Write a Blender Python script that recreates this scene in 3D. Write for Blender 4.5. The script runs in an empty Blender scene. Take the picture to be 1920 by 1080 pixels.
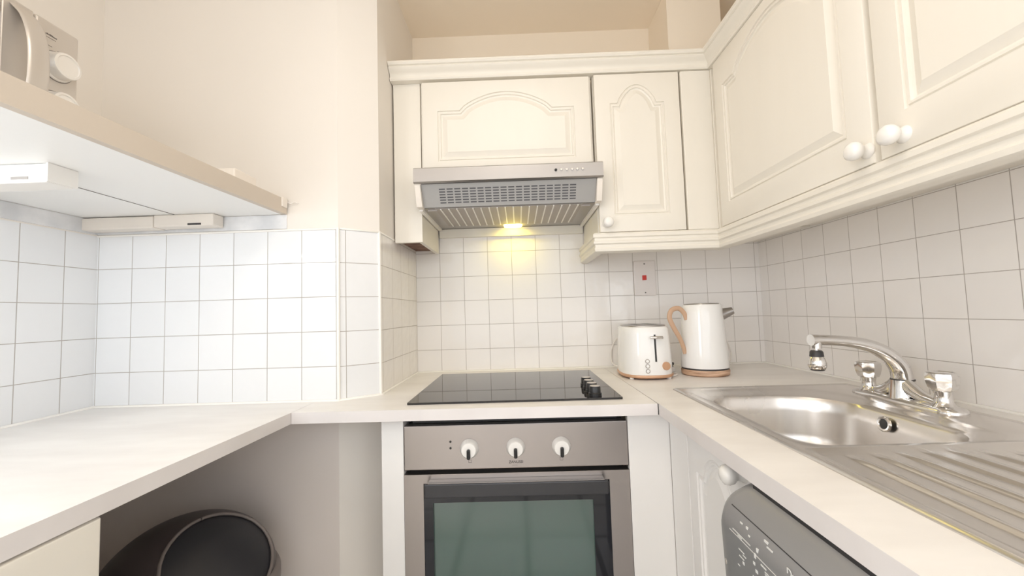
import bpy, bmesh, math, random
from math import sin, cos, pi, radians
from mathutils import Vector, Matrix
random.seed(4)
SC = bpy.context.scene
COL = SC.collection

# ------------------------------------------------------------------ camera
def make_camera():
    yaw, pitch, roll = 0.014975, 0.059273, -0.031045
    cy, sy, cp, sp, cr, sr = cos(yaw), sin(yaw), cos(pitch), sin(pitch), cos(roll), sin(roll)
    F = Vector((-sy*cp, cy*cp, sp)); R0 = Vector((cy, sy, 0)); U0 = R0.cross(F)
    R = cr*R0 + sr*U0; U = -sr*R0 + cr*U0
    cam = bpy.data.cameras.new('camera'); o = bpy.data.objects.new('camera', cam); COL.objects.link(o)
    m = Matrix.Identity(4)
    for i in range(3):
        m[i][0] = R[i]; m[i][1] = U[i]; m[i][2] = -F[i]
    m[0][3], m[1][3], m[2][3] = 0.3224, -1.6644, 1.1472
    o.matrix_world = m
    cam.sensor_fit = 'HORIZONTAL'; cam.sensor_width = 36.0; cam.lens = 754.24/1920*36
    cam.clip_start = 0.02
    SC.camera = o
make_camera()

# ------------------------------------------------------------------ world, lights, exposure
w = bpy.data.worlds.new('world'); SC.world = w; w.use_nodes = True
bg = w.node_tree.nodes['Background']; bg.inputs[0].default_value = (0.85, 0.92, 1.0, 1); bg.inputs[1].default_value = 1.0
SC.view_settings.view_transform = 'Standard'; SC.view_settings.look = 'None'
SC.view_settings.gamma = 1.0; SC.view_settings.exposure = 0.03
SC.cycles.diffuse_bounces = 10; SC.cycles.max_bounces = 16
try: SC.view_settings.use_curve_mapping = False
except Exception: pass

def area(name, loc, rot, sx, sy, power, color, spread=180):
    l = bpy.data.lights.new(name, 'AREA'); l.shape = 'RECTANGLE'; l.size = sx; l.size_y = sy
    l.energy = power; l.color = color; l.spread = radians(spread)
    o = bpy.data.objects.new(name, l); COL.objects.link(o); o.location = loc; o.rotation_euler = rot
    return o
# added soft frontal light, just inside the unseen rear wall's opening
area('rear_fill_light', (0.33, -3.06, 1.45), (radians(90), 0, 0), 1.75, 1.35, 9.5, (0.95, 0.975, 1.0))
# added cool fill in front of the right wall; no window is modelled
area('right_fill_light', (1.300, -2.45, 1.55), (0, radians(90), 0), 1.0, 0.9, 7.0, (0.86, 0.94, 1.0))
# added broad fill in front of the left wall; no doorway is modelled
area('left_fill_light', (-0.895, -2.45, 1.12), (0, radians(-90), 0), 1.85, 0.85, 21, (0.945, 0.965, 1.0))
# ceiling lamp of the room
area('ceiling_lamp_light', (0.30, -1.30, 2.272), (0, 0, 0), 0.3, 0.3, 3.5, (1.0, 0.90, 0.78))

# ------------------------------------------------------------------ materials
def mat(name, color, rough=0.5, metal=0.0, spec=0.5, ior=None, coat=0.0, emis=None, estr=0.0, alpha=None):
    m = bpy.data.materials.new(name); m.use_nodes = True
    b = m.node_tree.nodes['Principled BSDF']
    b.inputs['Base Color'].default_value = (*color, 1)
    b.inputs['Roughness'].default_value = rough; b.inputs['Metallic'].default_value = metal
    b.inputs['Specular IOR Level'].default_value = spec
    if ior: b.inputs['IOR'].default_value = ior
    b.inputs['Coat Weight'].default_value = coat
    if emis: b.inputs['Emission Color'].default_value = (*emis, 1); b.inputs['Emission Strength'].default_value = estr
    return m
def nd(m, t, **kw):
    n = m.node_tree.nodes.new(t)
    for k, v in kw.items():
        if k in n.inputs.keys(): n.inputs[k].default_value = v
        else: setattr(n, k, v)
    return n
def lk(m, a, b): m.node_tree.links.new(a, b)
def bsdf(m): return m.node_tree.nodes['Principled BSDF']
def noise_var(m, c1, c2, scale=3.0, detail=4, stretch=(1, 1, 1), bump=0.0, bscale=None, bdist=0.001):
    tc = nd(m, 'ShaderNodeTexCoord'); mp = nd(m, 'ShaderNodeMapping'); mp.inputs['Scale'].default_value = stretch
    lk(m, tc.outputs['Object'], mp.inputs['Vector'])
    n = nd(m, 'ShaderNodeTexNoise'); n.inputs['Scale'].default_value = scale; n.inputs['Detail'].default_value = detail
    lk(m, mp.outputs[0], n.inputs['Vector'])
    r = nd(m, 'ShaderNodeValToRGB'); r.color_ramp.elements[0].position = 0.35; r.color_ramp.elements[1].position = 0.65
    r.color_ramp.elements[0].color = (*c1, 1); r.color_ramp.elements[1].color = (*c2, 1)
    lk(m, n.outputs['Fac'], r.inputs[0]); lk(m, r.outputs[0], bsdf(m).inputs['Base Color'])
    if bump:
        n2 = nd(m, 'ShaderNodeTexNoise'); n2.inputs['Scale'].default_value = bscale or scale*10
        lk(m, mp.outputs[0], n2.inputs['Vector'])
        b = nd(m, 'ShaderNodeBump'); b.inputs['Strength'].default_value = bump; b.inputs['Distance'].default_value = bdist
        lk(m, n2.outputs['Fac'], b.inputs['Height']); lk(m, b.outputs[0], bsdf(m).inputs['Normal'])
    return m
def tile_mat(name, tile, grout, mortar=0.0013):
    m = mat(name, tile, 0.12)
    uv = nd(m, 'ShaderNodeUVMap'); br = nd(m, 'ShaderNodeTexBrick', offset=0.0, squash=1.0)
    lk(m, uv.outputs[0], br.inputs['Vector'])
    t2 = tuple(c*0.975 for c in tile)
    for k, v in dict(Color1=(*tile, 1), Color2=(*t2, 1), Mortar=(*grout, 1)).items(): br.inputs[k].default_value = v
    br.inputs['Scale'].default_value = 1.0; br.inputs['Mortar Size'].default_value = mortar
    br.inputs['Mortar Smooth'].default_value = 0.2; br.inputs['Brick Width'].default_value = 0.1; br.inputs['Row Height'].default_value = 0.1
    lk(m, br.outputs['Color'], bsdf(m).inputs['Base Color'])
    mr = nd(m, 'ShaderNodeMapRange'); mr.inputs['To Min'].default_value = 0.10; mr.inputs['To Max'].default_value = 0.75
    lk(m, br.outputs['Fac'], mr.inputs[0]); lk(m, mr.outputs[0], bsdf(m).inputs['Roughness'])
    n = nd(m, 'ShaderNodeTexNoise'); n.inputs['Scale'].default_value = 26; n.inputs['Detail'].default_value = 1
    lk(m, uv.outputs[0], n.inputs['Vector'])
    b1 = nd(m, 'ShaderNodeBump'); b1.inputs['Strength'].default_value = 0.35; b1.inputs['Distance'].default_value = 0.003
    lk(m, n.outputs['Fac'], b1.inputs['Height'])
    b2 = nd(m, 'ShaderNodeBump', invert=True); b2.inputs['Strength'].default_value = 0.6; b2.inputs['Distance'].default_value = 0.0012
    lk(m, br.outputs['Fac'], b2.inputs['Height']); lk(m, b1.outputs[0], b2.inputs['Normal'])
    lk(m, b2.outputs[0], bsdf(m).inputs['Normal'])
    return m
def steel_mat(name, col=(0.60, 0.575, 0.55), rough=0.28, stretch=(1, 60, 60), aniso=0.0):
    m = mat(name, col, rough, 1.0)
    tc = nd(m, 'ShaderNodeTexCoord'); mp = nd(m, 'ShaderNodeMapping'); mp.inputs['Scale'].default_value = stretch
    lk(m, tc.outputs['Object'], mp.inputs['Vector'])
    n = nd(m, 'ShaderNodeTexNoise'); n.inputs['Scale'].default_value = 12; n.inputs['Detail'].default_value = 3
    lk(m, mp.outputs[0], n.inputs['Vector'])
    mr = nd(m, 'ShaderNodeMapRange'); mr.inputs['To Min'].default_value = rough*0.8; mr.inputs['To Max'].default_value = rough*1.25
    lk(m, n.outputs['Fac'], mr.inputs[0]); lk(m, mr.outputs[0], bsdf(m).inputs['Roughness'])
    return m

M = {}
M['paint'] = noise_var(mat('cream_wall_paint', (.8, .8, .8), 0.6), (0.775, 0.735, 0.685), (0.79, 0.75, 0.70), 2.0, 3, bump=0.05, bscale=120)
M['ceil'] = mat('ceiling_paint', (0.88, 0.80, 0.69), 0.7)
M['niche'] = mat('warm_lit_wall_paint', (0.86, 0.78, 0.665), 0.6)  # wall paint with the recess's warm light put into its colour
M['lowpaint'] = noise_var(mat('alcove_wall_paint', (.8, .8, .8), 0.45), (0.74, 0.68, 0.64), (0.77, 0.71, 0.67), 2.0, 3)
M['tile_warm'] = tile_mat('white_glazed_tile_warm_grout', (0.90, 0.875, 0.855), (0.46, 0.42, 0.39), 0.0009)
M['tile_cool'] = tile_mat('white_glazed_tile_cool_lit', (0.80, 0.81, 0.825), (0.44, 0.41, 0.38), 0.0011)  # bluish cast of the cool light is put into this tile colour
M['caulk'] = mat('white_caulk', (0.88, 0.86, 0.82), 0.35)
M['plaster'] = noise_var(mat('grey_white_plaster', (.8, .8, .8), 0.8), (0.66, 0.67, 0.69), (0.82, 0.82, 0.83), 14, 5, bump=0.3, bscale=60)
M['worktop'] = noise_var(mat('pale_stone_laminate', (.8, .8, .8), 0.38), (0.76, 0.735, 0.71), (0.83, 0.81, 0.785), 5.0, 6, stretch=(1, 3, 1))
M['edge'] = noise_var(mat('worktop_edge_laminate', (.8, .8, .8), 0.4), (0.71, 0.675, 0.665), (0.76, 0.725, 0.715), 9.0, 5)
M['cream'] = noise_var(mat('cream_painted_cabinet', (.8, .8, .8), 0.42), (0.80, 0.765, 0.695), (0.81, 0.775, 0.705), 3.0, 3, stretch=(6, 6, 1), bump=0.08, bscale=20)
M['white'] = mat('white_cabinet_paint', (0.86, 0.845, 0.83), 0.3)
M['brown'] = noise_var(mat('raw_brown_chipboard', (.3, .2, .1), 0.8), (0.16, 0.085, 0.06), (0.26, 0.15, 0.11), 20, 4)
M['shelf_face'] = mat('beige_shelf_edging', (0.59, 0.52, 0.445), 0.5)
M['shelf'] = mat('white_shelf_board', (0.86, 0.86, 0.85), 0.35)
M['plastic'] = mat('white_plastic', (0.85, 0.83, 0.80), 0.3)
M['ivory'] = mat('ivory_plastic_casing', (0.80, 0.745, 0.68), 0.35)
M['steel'] = steel_mat('brushed_steel', (0.44, 0.42, 0.41), 0.32)
M['steel_dark'] = steel_mat('satin_steel_door', (0.45, 0.415, 0.40), 0.34, (60, 60, 1))
M['sink'] = steel_mat('sink_steel', (0.74, 0.71, 0.68), 0.26, (.5, .2, .5))
M['chrome'] = mat('chrome', (0.74, 0.725, 0.71), 0.10, 1.0)
M['filter'] = mat('grey_filter_mesh', (0.42, 0.385, 0.36), 0.5, 0.3)
M['hoodgrey'] = mat('grey_enamel', (0.40, 0.395, 0.39), 0.4, 0.2)
M['slot'] = mat('dark_slot', (0.10, 0.10, 0.11), 0.6)
M['black'] = mat('black_plastic', (0.012, 0.012, 0.013), 0.3)
M['glass_black'] = mat('black_ceramic_glass', (0.012, 0.010, 0.011), 0.03, 0, 0.5, ior=1.6)
M['oven_frit'] = mat('oven_glass_black_border', (0.008, 0.009, 0.014), 0.04, ior=1.5)
M['oven_pane'] = mat('oven_door_glass_pane', (0.035, 0.085, 0.070), 0.10, ior=2.0)  # green base colour stands in for the room reflected in the glass
M['handle'] = mat('dark_grey_handle', (0.055, 0.055, 0.06), 0.35, 0.4)
M['knobwhite'] = mat('white_knob', (0.84, 0.82, 0.79), 0.25)
M['dial'] = mat('silver_dial', (0.80, 0.78, 0.75), 0.3, 0.3)
M['copper'] = mat('copper_finish', (0.62, 0.37, 0.23), 0.35, 0.4)
M['wood'] = noise_var(mat('light_wood', (.5, .3, .2), 0.45), (0.34, 0.19, 0.11), (0.70, 0.48, 0.34), 14, 6, stretch=(1, 1, 6))
M['tan'] = mat('tan_wood_handle', (0.56, 0.37, 0.25), 0.4)
M['bodywhite'] = mat('glossy_white_enamel', (0.88, 0.88, 0.875), 0.12, coat=0.4)
M['switch'] = mat('white_switch_plate', (0.80, 0.755, 0.735), 0.3)
M['red'] = mat('red_switch', (0.62, 0.035, 0.02), 0.3)
M['cable'] = mat('white_cable', (0.80, 0.77, 0.74), 0.4)
M['bin'] = mat('dark_grey_bin_plastic', (0.055, 0.042, 0.042), 0.42)
M['bin_flap'] = mat('black_bin_flap', (0.022, 0.022, 0.026), 0.36)
M['bin_rim'] = mat('grey_bin_rim', (0.17, 0.145, 0.135), 0.4)
M['wm'] = mat('graphite_fascia', (0.27, 0.268, 0.27), 0.36, 0.2)
M['wmdark'] = mat('dark_graphite_trim', (0.035, 0.033, 0.034), 0.4)
M['mark'] = mat('white_print', (0.75, 0.75, 0.74), 0.5)
M['inkdark'] = mat('dark_print', (0.03, 0.03, 0.03), 0.5)
M['ink'] = mat('grey_print', (0.16, 0.14, 0.13), 0.5)
M['floor'] = tile_mat('grey_floor_tile', (0.76, 0.75, 0.73), (0.4, 0.39, 0.37), 0.004)
M['lamp_glass'] = mat('lit_yellow_lamp_lens', (1, 0.85, 0.3), 0.3, emis=(1.0, 0.80, 0.18), estr=9)
M['tube'] = mat('lit_white_tube', (1, 1, 1), 0.3, emis=(0.88, 0.95, 1.0), estr=30)
M['lampshade'] = mat('lit_opal_glass', (1, 1, 1), 0.3, emis=(1.0, 0.93, 0.82), estr=3)
M['mwglass'] = mat('microwave_dark_glass', (0.05, 0.04, 0.045), 0.08)
M['mwsilver'] = mat('microwave_silver', (0.60, 0.56, 0.52), 0.35, 0.5)

# ------------------------------------------------------------------ mesh helpers
def link(name, bm, mats, parent=None, smooth=None, bevel=None, seg=2):
    bmesh.ops.remove_doubles(bm, verts=bm.verts, dist=1e-6)
    bmesh.ops.recalc_face_normals(bm, faces=bm.faces)
    me = bpy.data.meshes.new(name); bm.to_mesh(me); bm.free()
    o = bpy.data.objects.new(name, me); COL.objects.link(o)
    for m in (mats if isinstance(mats, (list, tuple)) else [mats]): me.materials.append(M[m] if isinstance(m, str) else m)
    if smooth is not None:
        for p in me.polygons: p.use_smooth = True
        if smooth < 180:
            me.update()
            try: me.set_sharp_from_angle(angle=radians(smooth))
            except Exception: pass
    if bevel:
        b = o.modifiers.new('bevel', 'BEVEL'); b.width = bevel; b.segments = seg; b.limit_method = 'ANGLE'; b.angle_limit = radians(40)
    if parent: 
        o.parent = parent
        o.matrix_parent_inverse = parent.matrix_world.inverted() if parent.type != 'EMPTY' else Matrix.Translation(-parent.location)
    return o
def tag(o, label, cat, group=None):
    o['label'] = label; o['category'] = cat
    if group: o['group'] = group
    return o
def thing(name, label, cat, loc, group=None):
    o = bpy.data.objects.new(name, None); COL.objects.link(o); o.location = loc; o.empty_display_size = 0.05
    return tag(o, label, cat, group)
def struct(o): o['kind'] = 'structure'; return o
def box(bm, x0, x1, y0, y1, z0, z1, mi=0):
    x0, x1 = min(x0, x1), max(x0, x1); y0, y1 = min(y0, y1), max(y0, y1); z0, z1 = min(z0, z1), max(z0, z1)
    v = [bm.verts.new(p) for p in [(x0,y0,z0),(x1,y0,z0),(x1,y1,z0),(x0,y1,z0),(x0,y0,z1),(x1,y0,z1),(x1,y1,z1),(x0,y1,z1)]]
    fs = []
    for f in [(0,3,2,1),(4,5,6,7),(0,1,5,4),(1,2,6,5),(2,3,7,6),(3,0,4,7)]:
        q = bm.faces.new([v[i] for i in f]); q.material_index = mi; fs.append(q)
    return fs
def bxo(name, b, m, parent=None, bevel=None, **k):
    bm = bmesh.new(); box(bm, *b); return link(name, bm, m, parent, bevel=bevel, **k)
def lathe(bm, prof, n=32, M4=None, mi=0, fn=None):
    """prof: (radius, height) around local Z."""
    rings = []
    for r, h in prof:
        if r < 1e-6:
            p = Vector((0, 0, h)); rings.append([bm.verts.new(M4 @ p if M4 else p)])
        else:
            ring = []
            for k in range(n):
                a = 2*pi*k/n; rr = r*(fn(a, h) if fn else 1)
                p = Vector((rr*cos(a), rr*sin(a), h)); ring.append(bm.verts.new(M4 @ p if M4 else p))
            rings.append(ring)
    for a, b in zip(rings, rings[1:]):
        for k in range(n):
            k2 = (k+1) % n
            if len(a) == 1 and len(b) == 1: continue
            if len(a) == 1: f = bm.faces.new([a[0], b[k], b[k2]])
            elif len(b) == 1: f = bm.faces.new([a[k], a[k2], b[0]])
            else: f = bm.faces.new([a[k], a[k2], b[k2], b[k]])
            f.material_index = mi
    for r, flip in ((rings[0], True), (rings[-1], False)):
        if len(r) > 2:
            f = bm.faces.new(r[::-1] if flip else r); f.material_index = mi
def axisM(loc, direction):
    d = Vector(direction).normalized(); q = Vector((0, 0, 1)).rotation_difference(d)
    return Matrix.Translation(loc) @ q.to_matrix().to_4x4()
def catmull(pts, n=8):
    P = [Vector(p) for p in pts]; P = [2*P[0]-P[1]] + P + [2*P[-1]-P[-2]]; out = []
    for i in range(1, len(P)-2):
        for k in range(n):
            t = k/n; a, b, c, d = P[i-1:i+3]
            out.append(0.5*((2*b) + (-a+c)*t + (2*a-5*b+4*c-d)*t*t + (-a+3*b-3*c+d)*t**3))
    out.append(P[-2]); return out
def tube(bm, pts, rad, n=12, smooth=True, squash=None, up=(0, 0, 1), steps=8, mi=0):
    """sweep an ellipse; rad: number or list per control point; squash: (side, up) factors"""
    path = catmull(pts, steps) if smooth else [Vector(p) for p in pts]
    m = len(path)
    def rr(i):
        if isinstance(rad, (int, float)): return rad
        t = i/(m-1)*(len(rad)-1); k = min(int(t), len(rad)-2); return rad[k]*(1-(t-k)) + rad[k+1]*(t-k)
    rings = []; U = Vector(up)
    for i, p in enumerate(path):
        d = (path[min(i+1, m-1)] - path[max(i-1, 0)]).normalized()
        s = d.cross(U)
        if s.length < 1e-4: s = d.cross(Vector((1, 0, 0)))
        s.normalize(); u = s.cross(d).normalized(); r = rr(i)
        a, b = squash if squash else (1, 1)
        rings.append([bm.verts.new(p + s*(r*a*cos(2*pi*k/n)) + u*(r*b*sin(2*pi*k/n))) for k in range(n)])
    for a, b in zip(rings, rings[1:]):
        for k in range(n):
            f = bm.faces.new([a[k], a[(k+1) % n], b[(k+1) % n], b[k]]); f.material_index = mi
    bm.faces.new(rings[0][::-1]).material_index = mi; bm.faces.new(rings[-1]).material_index = mi
def slab(bm, outer, z0, z1, holes=(), mi_top=0, mi_side=0):
    loops = [outer] + list(holes)
    for z, mi in ((z0, mi_side), (z1, mi_top)):
        es = []
        for lp in loops:
            vs = [bm.verts.new((x, y, z)) for x, y in lp]
            es += [bm.edges.new((vs[i], vs[(i+1) % len(vs)])) for i in range(len(vs))]
        g = bmesh.ops.triangle_fill(bm, edges=es, use_beauty=True, use_dissolve=False)
        for f in g['geom']:
            if isinstance(f, bmesh.types.BMFace): f.material_index = mi
    for lp in loops:
        for i in range(len(lp)):
            a, b = lp[i], lp[(i+1) % len(lp)]
            f = bm.faces.new([bm.verts.new((a[0], a[1], z0)), bm.verts.new((b[0], b[1], z0)), bm.verts.new((b[0], b[1], z1)), bm.verts.new((a[0], a[1], z1))])
            f.material_index = mi_side
def wallquads(name, segs):
    """segs: list of (p0, p1, z0, z1, u0, vorg, mat_index); thin boxless faces with UV in metres"""
def offset_loop(pts, d):
    """inward offset of a counter-clockwise closed 2-D outline"""
    n = len(pts); out = []
    for i in range(n):
        p0, p1, p2 = Vector(pts[i-1]), Vector(pts[i]), Vector(pts[(i+1) % n])
        e1 = (p1-p0).normalized(); e2 = (p2-p1).normalized()
        n1 = Vector((-e1.y, e1.x)); n2 = Vector((-e2.y, e2.x)); b = n1+n2
        if b.length < 1e-6: b = n1
        b.normalize(); c = max(0.35, b.dot(n1)); out.append(tuple(p1 + b*(d/c)))
    return out
def rrect(x0, x1, y0, y1, r, n=6):
    if not isinstance(r, (list, tuple)): r = [r]*4
    out = []
    for (cx, cy, a0), rr in zip([(x1, y0, -90), (x1, y1, 0), (x0, y1, 90), (x0, y0, 180)], r):
        sx = -1 if cx == x1 else 1; sy = -1 if cy == y1 else 1
        for k in range(n+1):
            a = radians(a0 + 90*k/n); out.append((cx + sx*rr + rr*cos(a), cy + sy*rr + rr*sin(a)))
    return out
def sweep(bm, path, prof, side=1, closed_prof=True, mi=0):
    """sweep profile (offset, z) along an XY polyline with mitred corners. side=+1: offset to the right of travel"""
    n = len(path); rings = []
    for i in range(n):
        p = Vector(path[i])
        e1 = (p - Vector(path[i-1])).normalized() if i else None
        e2 = (Vector(path[i+1]) - p).normalized() if i < n-1 else None
        if e1 is None: e1 = e2
        if e2 is None: e2 = e1
        n1 = Vector((e1.y, -e1.x))*side; n2 = Vector((e2.y, -e2.x))*side
        b = (n1+n2).normalized(); c = b.dot(n1)
        rings.append([bm.verts.new((p.x + b.x*o/c, p.y + b.y*o/c, z)) for o, z in prof])
    m = len(prof)
    for a, b in zip(rings, rings[1:]):
        for k in range(m if closed_prof else m-1):
            bm.faces.new([a[k], a[(k+1) % m], b[(k+1) % m], b[k]]).material_index = mi
    if closed_prof:
        bm.faces.new(rings[0]); bm.faces.new(rings[-1][::-1])
def text_obj(name, s, size, M4, m, parent, ext=0.0003):
    c = bpy.data.curves.new(name, 'FONT'); c.body = s; c.size = size; c.extrude = ext; c.align_x = 'CENTER'; c.align_y = 'CENTER'
    t = bpy.data.objects.new(name, c); COL.objects.link(t)
    dg = bpy.context.evaluated_depsgraph_get(); me = bpy.data.meshes.new_from_object(t.evaluated_get(dg))
    bpy.data.objects.remove(t)
    me.transform(M4); me.materials.clear(); me.materials.append(M[m])
    o = bpy.data.objects.new(name, me); COL.objects.link(o)
    o.parent = parent; o.matrix_parent_inverse = Matrix.Translation(-parent.location)
    return o
def frameM(origin, xaxis, yaxis):
    x = Vector(xaxis).normalized(); y = Vector(yaxis).normalized(); z = x.cross(y)
    m = Matrix.Identity(4)
    for i in range(3): m[i][0], m[i][1], m[i][2], m[i][3] = x[i], y[i], z[i], origin[i]
    return m

# ------------------------------------------------------------------ the room
ZC = 2.34; YR = -3.1; XR = 1.318; XL = -0.907; YL = -0.513; T = 0.12
P1 = (-0.1965, -0.513); P2 = (-0.10, -0.440); ZT_L = 1.4053; ZT_B = 1.462
def wall(name, quads, mats, closed_back=None):
    """quads: (x0,y0,x1,y1,z0,z1,u0,v0,mi): vertical faces, room on the LEFT of travel p0->p1 seen from above"""
    bm = bmesh.new(); uvl = bm.loops.layers.uv.new('UVMap')
    for (x0, y0, x1, y1, z0, z1, u0, v0, mi) in quads:
        L = math.hypot(x1-x0, y1-y0); nx, ny = (y1-y0)/L, -(x1-x0)/L   # away from the room
        vs = [bm.verts.new(p) for p in [(x0,y0,z0),(x1,y1,z0),(x1,y1,z1),(x0,y0,z1)]]
        f = bm.faces.new(vs); f.material_index = mi
        for l, (u, v) in zip(f.loops, [(u0, z0-v0), (u0+L, z0-v0), (u0+L, z1-v0), (u0, z1-v0)]): l[uvl].uv = (u, v)
        b = [bm.verts.new(v.co + Vector((nx*T, ny*T, 0))) for v in vs]
        bm.faces.new(b[::-1]).material_index = mi
        for i in range(4):
            bm.faces.new([vs[i], b[i], b[(i+1) % 4], vs[(i+1) % 4]][::1]).material_index = mi
    me = bpy.data.meshes.new(name); bmesh.ops.recalc_face_normals(bm, faces=bm.faces); bm.to_mesh(me); bm.free()
    o = bpy.data.objects.new(name, me); COL.objects.link(o)
    for m in mats: me.materials.append(M[m])
    return struct(o)
W0 = 0.90
# going anticlockwise with the room on the left: left wall runs -y, back wall runs -x ...
wall('wall_right', [(XR, YR, XR, 0, 0, W0, 0, 0, 1), (XR, YR, XR, 0, W0, 1.50, YR+0.0535+10, 0, 0), (XR, YR, XR, 0, 1.50, ZC, 0, 0, 1)], ['tile_warm', 'paint'])
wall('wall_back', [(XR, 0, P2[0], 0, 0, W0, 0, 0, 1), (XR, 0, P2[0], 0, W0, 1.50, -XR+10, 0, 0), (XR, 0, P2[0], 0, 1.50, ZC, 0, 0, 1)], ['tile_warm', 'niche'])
wall('wall_return', [(P2[0], 0, P2[0], P2[1], 0, W0, 0, 0, 1), (P2[0], 0, P2[0], P2[1], W0, ZT_L, 10-0.318, 0.004, 0), (P2[0], 0, P2[0], P2[1], ZT_L, ZC, 0, 0, 1)], ['tile_warm', 'paint'])
dl = math.hypot(P1[0]-P2[0], P1[1]-P2[1])
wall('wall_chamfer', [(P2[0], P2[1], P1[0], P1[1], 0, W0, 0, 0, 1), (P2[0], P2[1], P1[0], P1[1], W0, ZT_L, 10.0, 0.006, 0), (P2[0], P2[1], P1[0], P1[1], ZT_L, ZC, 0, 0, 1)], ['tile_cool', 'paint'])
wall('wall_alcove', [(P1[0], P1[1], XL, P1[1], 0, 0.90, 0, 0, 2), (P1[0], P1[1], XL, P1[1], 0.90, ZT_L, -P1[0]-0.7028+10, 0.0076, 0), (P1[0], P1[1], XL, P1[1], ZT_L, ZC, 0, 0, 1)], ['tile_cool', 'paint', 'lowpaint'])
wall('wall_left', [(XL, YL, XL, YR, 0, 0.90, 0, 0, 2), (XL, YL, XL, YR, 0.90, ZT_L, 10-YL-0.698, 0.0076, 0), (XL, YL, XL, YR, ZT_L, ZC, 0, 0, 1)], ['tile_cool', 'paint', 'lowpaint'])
# rear wall with a window opening added to light the room
wx0, wx1, wz0, wz1 = -0.62, 1.28, 0.70, 2.2
wall('wall_rear', [(XL, YR, wx0, YR, 0, ZC, 0, 0, 0), (wx0, YR, wx1, YR, 0, wz0, 0, 0, 0), (wx0, YR, wx1, YR, wz1, ZC, 0, 0, 0), (wx1, YR, XR, YR, 0, ZC, 0, 0, 0)], ['paint'])
bm = bmesh.new()
for a in ((wx0, wx0+.05, wz0, wz1), (wx1-.05, wx1, wz0, wz1), (wx0+.05, wx1-.05, wz0, wz0+.05), (wx0+.05, wx1-.05, wz1-.05, wz1), (.30, .36, wz0+.05, wz1-.05)): box(bm, a[0], a[1], YR-0.09, YR-0.03, a[2], a[3])
struct(link('window_1', bm, 'white'))
bm = bmesh.new(); uvl = bm.loops.layers.uv.new('UVMap')
f = bm.faces.new([bm.verts.new(p) for p in [(XL-T, YR-T, 0), (XR+T, YR-T, 0), (XR+T, T, 0), (XL-T, T, 0)]])
for l in f.loops: l[uvl].uv = (l.vert.co.x/3.3, l.vert.co.y/3.3)
struct(link('floor', bm, 'floor'))
struct(bxo('ceiling', (XL-T, XR+T, YR-T, T, ZC, ZC+.1), 'ceil'))
# boxed-in corner column above the cabinets
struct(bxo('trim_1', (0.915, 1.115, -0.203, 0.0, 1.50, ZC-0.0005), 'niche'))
# caulk and tile edge beads
def bead(name, pts, r=0.004, m='caulk'):
    bm = bmesh.new(); tube(bm, pts, r, 8, smooth=False); return struct(link(name, bm, m, smooth=50))
bead('trim_2', [(P1[0], P1[1]-.001, .911), (P1[0], P1[1]-.001, ZT_L+.002)], .0052)
bead('trim_3', [(P2[0]-.001, P2[1]-.001, .911), (P2[0]-.001, P2[1]-.001, ZT_L+.002)], .0045)
bead('trim_4', [(P2[0]+.001, -.298, ZT_L), (P2[0]+.001, P2[1]-.001, ZT_L), (P1[0], P1[1]-.001, ZT_L), (XL, YL-.001, ZT_L)], .003)
bead('trim_5', [(XR-.002, -1.9, .911), (XR-.002, -.002, .911), (P2[0]+.002, -.002, .911), (P2[0]+.002, P2[1], .911), (P1[0], P1[1]-.002, .911), (XL+.002, YL-.002, .911), (XL+.002, -1.9, .911)], .0045)
struct(bxo('trim_6', (0.004, 0.597, -0.018, 0, ZT_B, 1.4965), 'cream'))
# bare plaster strip between the tiles and the shelf
bm = bmesh.new(); box(bm, XL, XL+.004, -2.0, YL, ZT_L+.004, 1.4505); box(bm, XL+.004, -.345, YL-.004, YL, ZT_L+.004, 1.4505)
struct(link('trim_7', bm, 'plaster'))

# ------------------------------------------------------------------ worktops and sink
WT = 0.91; WB = 0.882
SX0, SX1, SY0, SY1 = 0.757, 1.250, -1.47, -0.487
XE = 0.660
def worktop(name, outer, holes, label):
    bm = bmesh.new(); slab(bm, outer, WB, WT, holes, 0, 1)
    return tag(link(name, bm, ['worktop', 'edge']), label, 'worktop')
worktop('worktop', [(XL+.001, -1.95), (-.286, -1.95), (-.261, -.641), (-.261, YL-.001), (XL+.001, YL-.001)], [], 'pale grey laminate worktop over the open bin bay on the left')
mid = worktop('worktop', [(-.2600, -.641), (XE-.0025, -.650), (XE-.001, -.001), (P2[0]+.001, -.001), (P2[0]+.001, P2[1]-.001), (P1[0], P1[1]-.001), (-.2600, YL-.001)], [], 'pale laminate worktop holding the black hob above the oven')
worktop('worktop', [(XE, -1.95), (XR-.001, -1.95), (XR-.001, -.001), (XE, -.001)], [[(SX0+.012, SY0+.012), (SX1-.012, SY0+.012), (SX1-.012, SY1-.012), (SX0+.012, SY1-.012)]], 'pale beige laminate worktop around the steel sink on the right')

bxo('joint_gap', (XE-.0022, XE-.0004, -.6495, -.620, WB+.001, WT-.001), 'black', mid)
sink = thing('sink', 'stainless steel inset sink with bowl and ribbed drainer', 'sink', ((SX0+SX1)/2, (SY0+SY1)/2, WT))
bm = bmesh.new()
YD = -0.995; zt = WT+.0035
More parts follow.
